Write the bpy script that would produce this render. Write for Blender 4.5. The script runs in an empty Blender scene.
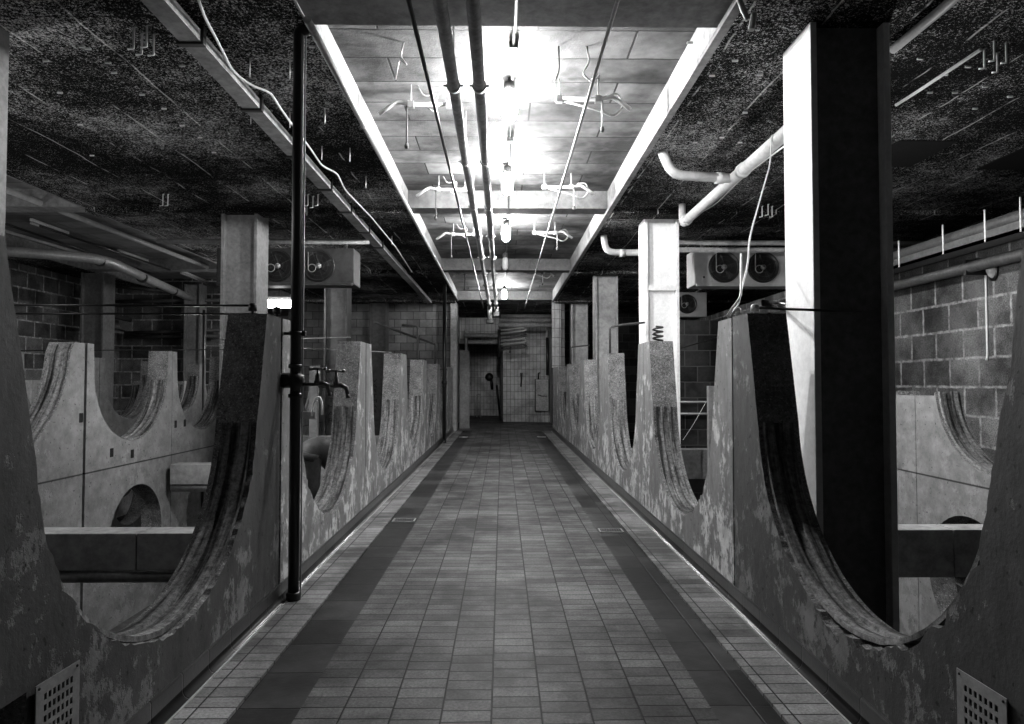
import bpy, bmesh, math, random
from math import pi, sin, cos, tan, atan2, radians
from mathutils import Vector, Matrix, Euler
from mathutils.geometry import tessellate_polygon
random.seed(7)
scene = bpy.context.scene
COL = scene.collection
EYE = 1.6
# ------------------------------------------------------------------ camera
F = 683.0
cam_d = bpy.data.cameras.new('camera'); cam = bpy.data.objects.new('camera', cam_d); COL.objects.link(cam)
cam_d.sensor_width = 36; cam_d.lens = 36*F/1024; cam_d.clip_start = .05; cam_d.clip_end = 200
cam.location = (0, 0, EYE)
cam.rotation_euler = (radians(90)+math.atan(21/F), 0, -math.atan(10/F))
scene.camera = cam
ROT = cam.rotation_euler.to_matrix()
def P(px, py, Y):
    """world point seen at a photo pixel, at distance Y down the walkway"""
    d = ROT @ Vector(((px-512)/F, -(py-362)/F, -1))
    return Vector((0, 0, EYE)) + d*(Y/d.y)

def pc(px, py, z=4.30):
    d = ROT @ Vector(((px-512)/F, -(py-362)/F, -1)); q = Vector((0, 0, EYE))+d*((z-EYE)/d.z); return q.x, q.y

# ------------------------------------------------------------------ materials
def nt(name, rough=.8, metal=0, spec=.3):
    m = bpy.data.materials.new(name); m.use_nodes = True
    t = m.node_tree; b = t.nodes['Principled BSDF']
    b.inputs['Roughness'].default_value = rough; b.inputs['Metallic'].default_value = metal
    b.inputs['Specular IOR Level'].default_value = spec
    return m, t, b
class N:
    """tiny node-graph helper"""
    def __init__(s, t): s.t = t
    def new(s, k, **kw):
        n = s.t.nodes.new(k)
        for a, v in kw.items(): setattr(n, a, v)
        return n
    def put(s, sock, v):
        if hasattr(v, 'links') or hasattr(v, 'is_output'): s.t.links.new(v, sock)
        else: sock.default_value = v
    def math(s, op, a, b=0.0, c=0.0):
        n = s.new('ShaderNodeMath', operation=op)
        s.put(n.inputs[0], a); s.put(n.inputs[1], b); s.put(n.inputs[2], c)
        return n.outputs[0]
    def pos(s):
        return s.new('ShaderNodeNewGeometry').outputs['Position']
    def sep(s, v):
        n = s.new('ShaderNodeSeparateXYZ'); s.put(n.inputs[0], v); return n.outputs
    def comb(s, x, y, z):
        n = s.new('ShaderNodeCombineXYZ'); s.put(n.inputs[0], x); s.put(n.inputs[1], y); s.put(n.inputs[2], z); return n.outputs[0]
    def scale(s, v, sc):
        n = s.new('ShaderNodeVectorMath', operation='MULTIPLY'); s.put(n.inputs[0], v); n.inputs[1].default_value = sc; return n.outputs[0]
    def noise(s, v, scale, detail=4, rough=.6):
        n = s.new('ShaderNodeTexNoise'); s.put(n.inputs['Vector'], v)
        n.inputs['Scale'].default_value = scale; n.inputs['Detail'].default_value = detail; n.inputs['Roughness'].default_value = rough
        return n.outputs['Fac']
    def white(s, v):
        n = s.new('ShaderNodeTexWhiteNoise', noise_dimensions='3D'); s.put(n.inputs['Vector'], v); return n.outputs['Value']
    def mapr(s, v, a, b, c, d):
        n = s.new('ShaderNodeMapRange'); s.put(n.inputs[0], v)
        for i, x in enumerate((a, b, c, d)): s.put(n.inputs[i+1], x)
        return n.outputs[0]
    def mix(s, f, a, b):
        n = s.new('ShaderNodeMix', data_type='FLOAT'); s.put(n.inputs[0], f); s.put(n.inputs[2], a); s.put(n.inputs[3], b); return n.outputs[0]
    def grey(s, v, b):
        s.t.links.new(s.comb(v, v, v), b.inputs['Base Color'])
    def bump(s, h, b, strength=.5, dist=.01):
        n = s.new('ShaderNodeBump'); n.inputs['Strength'].default_value = strength; n.inputs['Distance'].default_value = dist
        s.put(n.inputs['Height'], h); s.t.links.new(n.outputs[0], b.inputs['Normal'])
def plain(name, v, rough=.6, metal=0, var=.3, nscale=25, spec=.3, bump=.2, specks=0, speck_gain=1.6):
    m, t, b = nt(name, rough, metal, spec); n = N(t)
    p = n.pos(); x = n.noise(p, nscale, 5, .7)
    y = n.noise(p, nscale*.16, 3, .5)
    f = n.math('ADD', n.math('MULTIPLY', x, .6), n.math('MULTIPLY', y, .4))
    if specks:
        sk = n.mapr(n.noise(p, specks, 3, .8), .56, .64, 0.0, 1.0); dk = n.mapr(n.noise(n.scale(p, (1.7, 1.3, 1.5)), specks*.7, 3, .8), .36, .43, .25, 1.0)
        n.grey(n.math('MULTIPLY', n.math('ADD', n.mapr(f, .38, .62, v*(1-var), v*(1+var)), n.math('MULTIPLY', sk, v*speck_gain)), dk), b)  # random pale and dark specks of the coarse concrete itself
    else: n.grey(n.mapr(f, .38, .62, v*(1-var), v*(1+var)), b)
    if bump: n.bump(x, b, bump, .004)
    return m
def tiles(name, ax, w, h, ox, oy, g, lo, hi, grout, rough=.5, stagger=0., colshift=0., mort=None, bumpd=.004, spec=.4, stain=0.3, nscale=9, speck=0., rag=0.):
    """rectangular tiles in the plane of axes ax (0,1,2), computed cell by cell"""
    m, t, b = nt(name, rough, 0, spec); n = N(t); p = n.pos(); s = n.sep(p)
    u, v = s[ax[0]], s[ax[1]]
    u = n.math('DIVIDE', n.math('SUBTRACT', u, ox), w); v = n.math('DIVIDE', n.math('SUBTRACT', v, oy), h)
    if colshift:
        cu = n.math('FLOOR', u)
        v = n.math('ADD', v, n.math('MULTIPLY', n.white(n.comb(cu, 3.3, 1.1)), colshift))
    if stagger:
        rv = n.math('FLOOR', v)
        u = n.math('ADD', u, n.math('MULTIPLY', n.math('MODULO', n.math('ABSOLUTE', rv), 2.0), stagger))
    wob = n.math('MULTIPLY', n.math('SUBTRACT', n.noise(p, 6, 2), .5), .05)
    v = n.math('ADD', v, wob)
    fu, fv = n.math('FRACT', u), n.math('FRACT', v)
    du = n.math('MULTIPLY', n.math('MINIMUM', fu, n.math('SUBTRACT', 1.0, fu)), w)
    dv = n.math('MULTIPLY', n.math('MINIMUM', fv, n.math('SUBTRACT', 1.0, fv)), h)
    d = n.math('MINIMUM', du, dv)
    if rag: d = n.math('ADD', d, n.math('MULTIPLY', n.math('SUBTRACT', n.noise(p, 9, 5, .8), .5), rag))
    face = n.mapr(d, g*.4, g*.4+.003+rag*.25, 0.0, 1.0)
    cell = n.white(n.comb(n.math('FLOOR', u), n.math('FLOOR', v), 5.5))
    f = n.math('ADD', n.math('MULTIPLY', cell, .55), n.math('MULTIPLY', n.noise(p, nscale, 6, .75), .45))
    c = n.mapr(f, .15, .85, lo, hi)
    st = n.mapr(n.noise(p, 1.1, 4, .7), .38, .62, 1.0-stain, 1.0+stain*.6)
    c = n.math('MULTIPLY', c, st)
    if speck:
        c = n.math('MULTIPLY', c, n.mapr(n.noise(p, 60, 3, .8), .35, .65, 1-speck, 1+speck))
    if rag: grout = n.mapr(n.noise(p, 7, 5, .8), .35, .65, grout*.25, grout*1.4)
    n.grey(n.mix(face, grout, c), b)
    hh = n.math('ADD', n.math('MULTIPLY', face, 1.0), n.math('MULTIPLY', n.noise(p, 40, 4), .35))
    n.bump(hh, b, .6, bumpd)
    return m
M = {}
M['floor'] = tiles('walkway_tile', (0, 1), .242, .113, -.05, 0, .007, .055, .13, .003, .55, colshift=1.0, stain=.6, spec=.10, nscale=26, speck=.35)
M['floor_side'] = tiles('side_tile', (0, 1), .242, .113, -1.50, .05, .007, .12, .25, .003, .55, stain=.6, spec=.12, nscale=26, speck=.3)
M['drain'] = tiles('drain_slab', (0, 1), .32, .42, -1.31, .1, .009, .008, .055, .003, .45, stain=.6, spec=.12, nscale=16)
M['cove'] = tiles('cove_tile', (2, 1), 5, .31, -2, .12, .008, .02, .05, .008, .28, stain=.4, spec=.5)
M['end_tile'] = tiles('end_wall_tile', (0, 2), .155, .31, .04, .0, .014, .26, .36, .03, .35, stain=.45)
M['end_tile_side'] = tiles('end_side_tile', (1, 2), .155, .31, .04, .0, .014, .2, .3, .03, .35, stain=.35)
M['glazed'] = tiles('glazed_block', (0, 2), .43, .27, -1.75, .0, .018, .08, .18, .008, .5, stagger=.5, stain=.4)
def rough_block(name, ax, w, h):
    return tiles(name, ax, w, h, .1, .07, .02, .05, .17, .34, .95, stagger=.5, stain=.6, nscale=30, bumpd=.01, spec=.1, speck=.6, rag=.05)
M['block_side'] = rough_block('side_wall_block', (1, 2), .56, .37)
M['block_front'] = rough_block('cross_wall_block', (0, 2), .56, .37)
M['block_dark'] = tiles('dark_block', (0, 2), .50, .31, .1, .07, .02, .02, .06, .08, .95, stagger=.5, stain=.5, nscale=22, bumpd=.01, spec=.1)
# coffer boards: shuttered concrete in rows across the walkway
M['boards'] = tiles('shuttered_concrete', (0, 1), 1.35, .5, .3, .18,   .02, .05, .19, .008, .75, stagger=.37, stain=.7, nscale=7, bumpd=.02)
M['boards_dim'] = tiles('shuttered_concrete_side_bay', (0, 1), 1.6, .5, .3, .18, .014, .18, .30, .05, .8, stagger=.37, stain=.3, nscale=5, bumpd=.02)
def insulation():
    m, t, b = nt('sprayed_cork_ceiling', .95, 0, .1); n = N(t); p = n.pos(); s = n.sep(p)
    fine = n.noise(p, 58, 3, .85); mid = n.noise(p, 5, 4, .7); big = n.noise(p, .55, 3, .5)
    thr = n.mapr(big, .35, .65, .585, .485)
    sp = n.mapr(n.math('ADD', n.math('MULTIPLY', fine, .8), n.math('MULTIPLY', mid, .2)), thr, n.math('ADD', thr, .10), 0.0, 1.0)
    # sheets 1 m wide running down the building, with open light joints
    x = n.math('ADD', s[0], n.math('MULTIPLY', n.noise(n.scale(p, (1, .6, 1)), 1.6, 3), .12))
    fx = n.math('FRACT', n.math('DIVIDE', x, .62)); dx = n.math('MINIMUM', fx, n.math('SUBTRACT', 1.0, fx))
    jn = n.math('MULTIPLY', n.mapr(dx, .008, .02, 1.0, 0.0), n.mapr(n.noise(p, 2.2, 3, .6), .46, .56, 0.0, 1.0))
    fy = n.math('FRACT', n.math('DIVIDE', s[1], 1.25)); dy = n.math('MINIMUM', fy, n.math('SUBTRACT', 1.0, fy))
    jy = n.mapr(dy, .004, .012, .0, 1.0)
    c = n.mix(sp, .006, .8)
    c = n.math('ADD', c, n.math('MULTIPLY', jn, .5)); c = n.math('MULTIPLY', c, n.mix(jy, .35, 1.0))
    n.grey(c, b); n.bump(n.math('ADD', fine, n.math('MULTIPLY', jn, .5)), b, .9, .02)
    return m
M['cork'] = insulation()
def peeling(name, base, patch, lo=.47, hi=.53, vs=(1, 1.6, .8), joint=None, streak=.5):
    """smooth cement render with lighter flaked patches"""
    m, t, b = nt(name, .65, 0, .3); n = N(t); p = n.pos(); q = n.scale(p, vs)
    big = n.noise(q, 2.6, 5, .6); fl = n.noise(q, 10, 6, .72); st = n.noise(n.scale(p, (2.2, 2.2, streak)), 2.0, 6, .72)
    s = n.sep(p)
    low = n.mapr(s[2], .0, 1.3, .05, -.02)            # the render has come away most along the foot
    mk = n.mapr(n.math('ADD', n.math('ADD', n.math('MULTIPLY', big, .5), n.math('MULTIPLY', fl, .5)), low), hi, hi+.05, 0.0, 1.0)
    c = n.mapr(n.math('ADD', n.math('MULTIPLY', st, .6), n.math('MULTIPLY', fl, .4)), .3, .7, base*.45, base*1.45)
    c = n.mix(n.math('MULTIPLY', mk, n.mapr(n.noise(p, 7, 4, .7), .35, .6, .45, 1.0)), c, patch)
    if joint:
        c = n.math('MULTIPLY', c, n.mapr(n.math('ABSOLUTE', n.math('SUBTRACT', s[2], joint)), .006, .012, .12, 1.0))
    pit = n.mapr(n.noise(p, 28, 2, .5), .28, .33, .35, 1.0)
    n.grey(n.math('MULTIPLY', c, pit), b)
    n.bump(n.math('ADD', n.math('MULTIPLY', mk, -.5), n.math('MULTIPLY', fl, .8)), b, .5, .012)
    return m
M['render_shaded'] = peeling('shaded_cement_render', .07, .22, vs=(1, 1.1, .85), hi=.545)  # darker copy of the render; shade near the camera put into its colour
M['render'] = peeling('peeling_cement_render', .21, .68, vs=(1, 1.15, .8))
M['render_back'] = peeling('smooth_precast_concrete', .20, .26, hi=.57, vs=(.8, .8, .7), joint=.60, streak=3)
M['render_lit'] = peeling('lit_precast_concrete', .5, .6, hi=.60, streak=3)  # brighter precast for the outermost row; lamp light put into its colour
M['cap'] = plain('coarse_concrete_rim', .17, .95, var=.5, nscale=40, bump=.9, spec=.1, specks=70)
def lining():
    m, t, b = nt('worn_screed_lining', .8, 0, .15); n = N(t); p = n.pos()
    a = n.noise(n.scale(p, (15, .9, .9)), 1.3, 4, .65); f = n.noise(p, 30, 5, .8)
    c = n.math('MULTIPLY', n.mapr(a, .38, .62, .025, .23), n.mapr(f, .36, .62, .45, 1.6))
    n.grey(c, b); n.bump(n.math('ADD', a, f), b, .8, .006)
    return m
M['lining'] = lining()
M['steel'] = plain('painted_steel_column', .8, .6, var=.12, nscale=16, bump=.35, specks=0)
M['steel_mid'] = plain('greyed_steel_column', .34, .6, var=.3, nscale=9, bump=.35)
M['steel_black'] = plain('deep_shaded_steel_column', .06, .6, var=.4, nscale=9)  # column paint darkened further; far aisle shade put into its colour
M['steel_dim'] = plain('shaded_steel_column', .18, .6, var=.3, nscale=16, bump=.35)  # darkened copy of the column paint; shade put into its colour
M['alu_dim'] = plain('shaded_evaporator_casing', .05, .5, var=.3, nscale=8)  # darker copy of the casing metal, painting the dimness of the left aisle
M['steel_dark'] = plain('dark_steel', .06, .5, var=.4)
M['black'] = plain('black_painted_pipe', .012, .35, var=.3, spec=.5)
M['galv'] = plain('galvanised_metal', .38, .45, metal=.4, var=.2)
M['pipe'] = plain('grey_pipe', .28, .5, var=.35, nscale=18)
M['pvc'] = plain('pale_pipe', .42, .45, var=.2, nscale=12)
M['alu'] = plain('evaporator_casing_metal', .42, .45, metal=.2, var=.12, nscale=8)
M['brass'] = plain('tarnished_tap_metal', .14, .28, metal=.8, var=.3)
M['white'] = plain('white_enamel', .75, .4, var=.1)
M['conc'] = plain('cast_concrete', .30, .85, var=.35, nscale=10, bump=.5)
M['conc_beam'] = plain('grey_beam_concrete', .13, .85, var=.35, nscale=10, bump=.5)
M['conc_dark'] = plain('dirty_concrete', .07, .85, var=.5, nscale=10, bump=.5)
M['wire'] = plain('pale_cable', .85, .5, var=.1, bump=0)
M['void'] = plain('painted_recess_shade', .008, .9, var=.3)  # near-black fill that paints the shade inside holes
M['paint'] = plain('black_stencil_paint', .01, .6, var=.2, bump=0)
def emis(name, v, s):
    m = bpy.data.materials.new(name); m.use_nodes = True; t = m.node_tree; b = t.nodes['Principled BSDF']
    b.inputs['Base Color'].default_value = (v, v, v, 1); b.inputs['Emission Color'].default_value = (1, 1, 1, 1); b.inputs['Emission Strength'].default_value = s
    return m
M['lit'] = emis('lit_lamp_glass', .9, 850)
M['lit_far'] = emis('lit_far_lamp_glass', .9, 400)
M['lit_small'] = emis('lit_aisle_lamp_glass', .9, 30)
M['unlit'] = plain('unlit_tube_glass', .5, .2, var=.05, bump=0)

# ------------------------------------------------------------------ mesh helpers
def quad(bm, vs, mi=0):
    f = bm.faces.new([bm.verts.new(v) for v in vs]); f.material_index = mi; return f
def box(bm, x0, x1, y0, y1, z0, z1, mi=0, bev=0):
    r = bmesh.ops.create_cube(bm, size=1)
    bmesh.ops.scale(bm, vec=(x1-x0, y1-y0, z1-z0), verts=r['verts'])
    bmesh.ops.translate(bm, vec=((x0+x1)/2, (y0+y1)/2, (z0+z1)/2), verts=r['verts'])
    if mi:
        for v in r['verts']:
            for f in v.link_faces: f.material_index = mi
    if bev:
        es = list({e for v in r['verts'] for e in v.link_edges})
        bmesh.ops.bevel(bm, geom=es, offset=bev, segments=2, affect='EDGES', profile=.5)
def BX(*a, **k):
    bm = bmesh.new(); box(bm, *a, **k); return bm
def fillet(pts, r, n=6):
    pts = [Vector(p) for p in pts]; out = [pts[0]]
    for a, b, c in zip(pts, pts[1:], pts[2:]):
        u, v = (a-b), (c-b); rr = min(r, u.length*.45, v.length*.45); u.normalize(); v.normalize()
        p, q = b+u*rr, b+v*rr
        for i in range(n+1):
            t = i/n; out.append(p*(1-t)**2 + b*2*t*(1-t) + q*t*t)
    out.append(pts[-1]); return out
def tube(bm, pts, r, seg=12, fil=0, cap=True, mi=0):
    pts = fillet(pts, fil) if fil and len(pts) > 2 else [Vector(p) for p in pts]
    rings = []; up = None
    for i, p in enumerate(pts):
        d = (pts[min(i+1, len(pts)-1)] - pts[max(i-1, 0)]).normalized()
        if up is None: up = d.orthogonal().normalized()
        up = (up - d*up.dot(d)).normalized(); s = d.cross(up)
        rr = r[i] if isinstance(r, (list, tuple)) else r
        rings.append([bm.verts.new(p + (up*cos(2*pi*k/seg) + s*sin(2*pi*k/seg))*rr) for k in range(seg)])
    for a, b in zip(rings, rings[1:]):
        for k in range(seg):
            f = bm.faces.new((a[k], a[(k+1) % seg], b[(k+1) % seg], b[k])); f.smooth = True; f.material_index = mi
    if cap:
        bm.faces.new(rings[0][::-1]); bm.faces.new(rings[-1])
def TU(*a, **k):
    bm = bmesh.new(); tube(bm, *a, **k); return bm
def lathe(bm, prof, loc=(0, 0, 0), seg=24, axis='Z'):
    R = {'Z': Matrix(), 'X': Matrix.Rotation(pi/2, 4, 'Y'), 'Y': Matrix.Rotation(-pi/2, 4, 'X')}[axis]
    rings = []
    for r, z in prof:
        rings.append([bm.verts.new((R @ Vector((max(r, .0004)*cos(2*pi*k/seg), max(r, .0004)*sin(2*pi*k/seg), z))) + Vector(loc)) for k in range(seg)])
    for a, b in zip(rings, rings[1:]):
        for k in range(seg):
            f = bm.faces.new((a[k], a[(k+1) % seg], b[(k+1) % seg], b[k])); f.smooth = True
    bm.faces.new(rings[0][::-1]); bm.faces.new(rings[-1])
def obj(name, bm, mats, parent=None, recalc=True):
    if recalc: bmesh.ops.recalc_face_normals(bm, faces=bm.faces)
    me = bpy.data.meshes.new(name); bm.to_mesh(me); bm.free()
    o = bpy.data.objects.new(name, me); COL.objects.link(o)
    for m in (mats if isinstance(mats, (list, tuple)) else [mats]):
        me.materials.append(M[m] if isinstance(m, str) else m)
    if parent: o.parent = parent
    return o
def tag(o, label, cat, group=None, kind=None):
    o['label'] = label; o['category'] = cat
    if group: o['group'] = group
    if kind: o['kind'] = kind
    return o
def thing(name, label, cat, loc=(0, 0, 0), group=None, rz=0):
    o = bpy.data.objects.new(name, None); COL.objects.link(o); o.location = loc; o.rotation_euler.z = rz
    o.empty_display_size = .1
    return tag(o, label, cat, group)
def struct(name, bm, mats):
    o = obj(name, bm, mats); o['kind'] = 'structure'; return o
def dup(root, loc, label=None, group=None):
    r = root.copy(); COL.objects.link(r); r.location = loc
    if label: r['label'] = label
    if group: r['group'] = group
    for ch in list(root.children):
        c = ch.copy(); COL.objects.link(c); c.parent = r
        for g in list(ch.children):
            d = g.copy(); COL.objects.link(d); d.parent = c
    return r
ORD = ['nearest', 'second', 'third', 'fourth', 'fifth', 'sixth', 'seventh', 'eighth', 'ninth', 'tenth']

# ------------------------------------------------------------------ measures
XL, XR = -1.63, 1.69         # walkway faces of the two cradle rows
TH = .27                     # their thickness
ZT = 2.08                    # their top
ZS, ZC = 4.30, 4.58          # soffit, coffer ceiling
CL, CR = -1.46, 1.64         # coffer sides
ZA = -1.3                    # floor of the side aisles
YE = 20.77                   # the cradles end here

# ------------------------------------------------------------------ floor
bm = bmesh.new()
dr = [(-1.31, -.99), (1.03, 1.35)]
box(bm, -.99, 1.03, -3, 22.8, -.3, 0, 0)
box(bm, XL-.02, -1.31, -3, 22.8, -.3, 0, 1); box(bm, 1.35, XR+.02, -3, 22.8, -.3, 0, 1)
box(bm, -1.311, -.989, -3, 22.8, -.3, -.018, 2); box(bm, 1.029, 1.351, -3, 22.8, -.3, -.018, 2)
box(bm, -1.9, 2.05, 22.8, 34.3, -.3, 0, 0)
struct('floor', bm, ['floor', 'floor_side', 'drain'])
struct('floor', BX(XR+TH+.02, 9, -3, 30, ZA-.2, ZA), 'conc_dark')
struct('floor', BX(-12, XL-TH-.02, -3, 30, ZA-.2, ZA), 'conc_dark')
# coved tile skirting along the cradle rows
for nm, x0, s in (('baseboard_left', XL, 1), ('baseboard_right', XR, -1)):
    bm = bmesh.new(); pr = [(0, .13), (.010, .13), (.014, .12), (.014, .05)] + [(.014+.035*(1-cos(a)), .05-.046*sin(a)) for a in [pi/2*i/6 for i in range(1, 7)]] + [(.052, 0), (0, 0)]
    a = [bm.verts.new((x0+s*p[0], -3, p[1])) for p in pr]; b = [bm.verts.new((x0+s*p[0], 22.8, p[1])) for p in pr]
    for i in range(len(pr)):
        f = bm.faces.new((a[i], a[(i+1) % len(pr)], b[(i+1) % len(pr)], b[i])); f.smooth = 2 < i < 9
    bm.faces.new(a); bm.faces.new(b[::-1])
    struct(nm, bm, 'cove')
for i, (x0, s) in enumerate(((XL, 1), (XR, -1))):
    struct('trim_%d' % (i+1), BX(*sorted((x0+s*.052, x0+s*.062)), -3, 22.8, 0, .006), 'galv')
# small grates in the two gutters
def grate(loc, label):
    t = thing('drain_grate', label, 'drain', loc)
    bm = bmesh.new(); w = .13
    for a in (-w, w-.015): box(bm, a, a+.015, -.1, .1, .0, .012)
    for a in (-.1, .085): box(bm, -w, w, a, a+.015, .0, .012)
    obj('frame', bm, 'galv', t)
    bm = bmesh.new()
    for k in range(9): x = -w+.022+k*.027; box(bm, x, x+.012, -.09, .09, .001, .009)
    obj('slats', bm, 'steel_dark', t)
    return t
grate((-1.15, 8.1, -.018), 'small iron grate in the left-hand floor gutter')
grate((1.19, 7.5, -.018), 'small iron grate in the right-hand floor gutter, beside third cradle')
grate((1.19, 20.5, -.018), 'small grate at far end of right-hand gutter')
grate((-1.15, 20.5, -.018), 'small grate at far end of left-hand gutter')

# ------------------------------------------------------------------ tank cradles
def u_curve(w, r, zb, zt, n=84, flare=.16):
    """half-round trough: arc of radius r with flared straight cheeks, from far (+) to near (-)"""
    zc = zb+r; pts = []
    a0 = radians(6)
    arc = [(r*cos(a), zc - r*sin(a)) for a in [a0 + (pi-2*a0)*i/n for i in range(n+1)]]
    x1, z1 = arc[0]
    st = [(w + (x1-w)*t, zt + (z1-zt)*t) for t in (0, .2, .4, .6, .8)] if zt > z1+.05 else [(w, zt)]
    pts = st + arc + [(-x, z) for x, z in reversed(st)]
    return pts
def cradle(name, label, cat, loc, s, h0, h1, uw, ur, zb, zt, z0, th, holes=(), seed=0, matface='render', mats=None, group=None, chip=.006, chamf=0, lin=True, slot=None, joint=None):
    """one precast panel with a U cut in its top edge; s=+1 face looks to +x"""
    rnd = random.Random(seed)
    t = thing(name, label, cat, loc, group)
    U = u_curve(uw, ur, zb, zt)
    outer = [(-h0, z0), (h1, z0), (h1, zt-chamf)] + ([(h1-chamf*.4, zt)] if chamf else []) 
    if outer[-1][1] == zt-chamf and chamf == 0: outer[-1] = (h1, zt)
    nU0 = len(outer)
    outer += U
    nU1 = len(outer)
    outer += [(-h0, zt)]
    wob = [rnd.gauss(0, 1) for _ in range(len(outer))]; wob = [(wob[i-1]+2*wob[i]+wob[(i+1) % len(wob)])/3.4 for i in range(len(wob))]
    jit = []
    for i, (y, z) in enumerate(outer):
        if nU0 < i < nU1-1:
            k = chip*(1 + (1.0 if z < zb+ur*.6 else 0))*abs(wob[i])*(1 if not chip > .015 or y < .3 else .25)
            d = Vector((y, z-(zb+ur))) if z < zb+ur else Vector((y, 0)); d.normalize(); jit.append((y+d.x*k, z+d.y*k))
        else: jit.append((y, z))
    loops_f = [jit]; loops_b = [outer]
    for hy, hz, hr in holes:
        c = [(hy+hr*cos(2*pi*k/40), hz+hr*sin(2*pi*k/40)) for k in range(40)]
        loops_f.append(c); loops_b.append(c)
    if slot:
        a, b, c, d = slot; q = [(a, c), (b, c), (b, d), (a, d)]; loops_f.append(q); loops_b.append(q)
    bm = bmesh.new()
    def face(loops, x, flip):
        tri = tessellate_polygon([[Vector((p[0], p[1], 0)) for p in l] for l in loops])
        vs = [[bm.verts.new((x, p[0], p[1])) for p in l] for l in loops]; flat = [v for l in vs for v in l]
        for q in tri:
            try: f = bm.faces.new([flat[i] for i in q])
            except ValueError: pass
        return vs
    A = face(loops_f, 0, False); B = face(loops_b, -s*th, True)
    for li, (a, b) in enumerate(zip(A, B)):
        for i in range(len(a)):
            j = (i+1) % len(a)
            f = bm.faces.new((a[i], a[j], b[j], b[i]))
            if li == 0 and (nU0-1 <= i < nU1): f.material_index = 1
            if li > 0: f.material_index = 1
    obj('concrete_panel', bm, mats or [matface, 'cap'], t)
    if lin:                                    # ridged lining in the round of the trough
        bm = bmesh.new()
        pts = [p for p in U if p[1] < zb+ur*.98]
        cs = [(.03, 0), (.034, .024), (.095, .024), (.10, .006), (.155, .006), (.16, .024), (.225, .024), (.23, 0)]
        cs = [(a*th/.27, h) for a, h in cs]
        zc = zb+ur; rings = []
        for y, z in pts:
            d = Vector((-y, zc-z)).normalized()
            rings.append([bm.verts.new((-s*cx, y+d.x*h + (0), z+d.y*h + rnd.uniform(-.0025, .0025))) for cx, h in cs])
        for a, b in zip(rings, rings[1:]):
            for k in range(len(cs)-1): bm.faces.new((a[k], a[k+1], b[k+1], b[k]))
            bm.faces.new((a[-1], a[0], b[0], b[-1]))
        bm.faces.new(rings[0]); bm.faces.new(rings[-1][::-1])
        obj('trough_lining', bm, 'lining', t)
    return t
for side, X, s, nm in (('left', XL, 1, 'left'), ('right', XR, -1, 'right')):
    for k in range(-1, 6):
        cy = (3.50 + 3.14*k) if side == 'left' else (3.42 + 3.13*k)
        slot = (-1.5, -1.10, .20, .54) if (k == 0 and side == 'left') else None
        if k >= 0:
            lb = '%s U-shaped concrete tank cradle from the camera on the %s side of the tiled walkway' % (ORD[k], side)
        else:
            lb = 'concrete tank cradle beside the camera on the %s side of the walkway' % side
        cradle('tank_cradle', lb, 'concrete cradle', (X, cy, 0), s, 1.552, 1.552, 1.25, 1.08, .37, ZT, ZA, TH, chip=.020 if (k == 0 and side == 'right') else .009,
               seed=k*7+(side == 'left'), matface='render' if k > 0 else 'render_shaded', slot=slot, group='cradles along the %s side of the walkway' % side)
    # stub of wall at the far end
    struct('wall_%s' % side, BX(*sorted((X, X-s*TH)), YE+.01, 22.8, ZA, ZT+.02), 'render')
# further rows behind, in the side aisles
def sockets(X, pts):
    t = thing('anchor_sockets', 'row of small dark anchor sockets in the second left row of cradles', 'anchor')
    for y, z in pts: obj('socket', BX(X-.05, X+.003, y-.04, y+.04, z-.055, z+.055, bev=.01), 'void', t)
sockets(-4.6, [(Y_, Z_) for Y_, Z_ in ((9.72, 1.02), (10.0, 1.02), (8.15, .78), (7.55, 1.22), (8.6, .62+.1))])
def aisle_row(X, s, zt, specs, lab, grp, hz, hr, lin=True, seed=50, z0=ZA, mf='render_back'):
    for i, (cy, hh, uw, ur, zb, hy) in enumerate(specs):
        cradle('aisle_cradle', lab % ORD[i], 'concrete cradle', (X, cy, 0), s, hh-.006, hh-.006, uw, ur, zb, zt, z0, .27,
               holes=[(hy, hz, hr)] if hr else (), seed=seed+i, matface=mf, group=grp, lin=lin, chip=.002)
ZB = ZA
aisle_row(-4.6, 1, 2.04, [(6.1, 1.5, 1.31, 1.25, .80, .35)] + [(8.62+1.97*j, .985, .86, .84, .89, .12) for j in range(5)],
          'precast concrete cradle in the second row of the left aisle, %s from the camera', 'second cradle row, left aisle', -.30, .62, z0=ZB, seed=60)
aisle_row(-6.7, 1, 2.02, [(6.6+1.95*j, .975, .83, .82, .95, .05) for j in range(6)],
          'precast concrete cradle in the third row of the left aisle, %s from the camera', 'third cradle row, left aisle', -.35, .6, z0=ZB, seed=70)
aisle_row(-8.3, 1, 1.65, [(11.2+2.0*j, 1.0, .78, .76, .82, .0) for j in range(4)],
          'low pale concrete cradle in the outermost row of the left aisle, %s from the camera', 'outermost cradle row, left aisle', -.4, .5, z0=ZB, seed=80, mf='render_lit')
aisle_row(4.6, -1, 1.46, [(6.32+2.46*j, 1.23, .90, .88, .72, .40) for j in range(3)],
          'low precast concrete cradle behind the right-hand row, %s from the camera', 'second cradle row, right aisle', -.36, .64, z0=ZB, seed=90)

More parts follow.
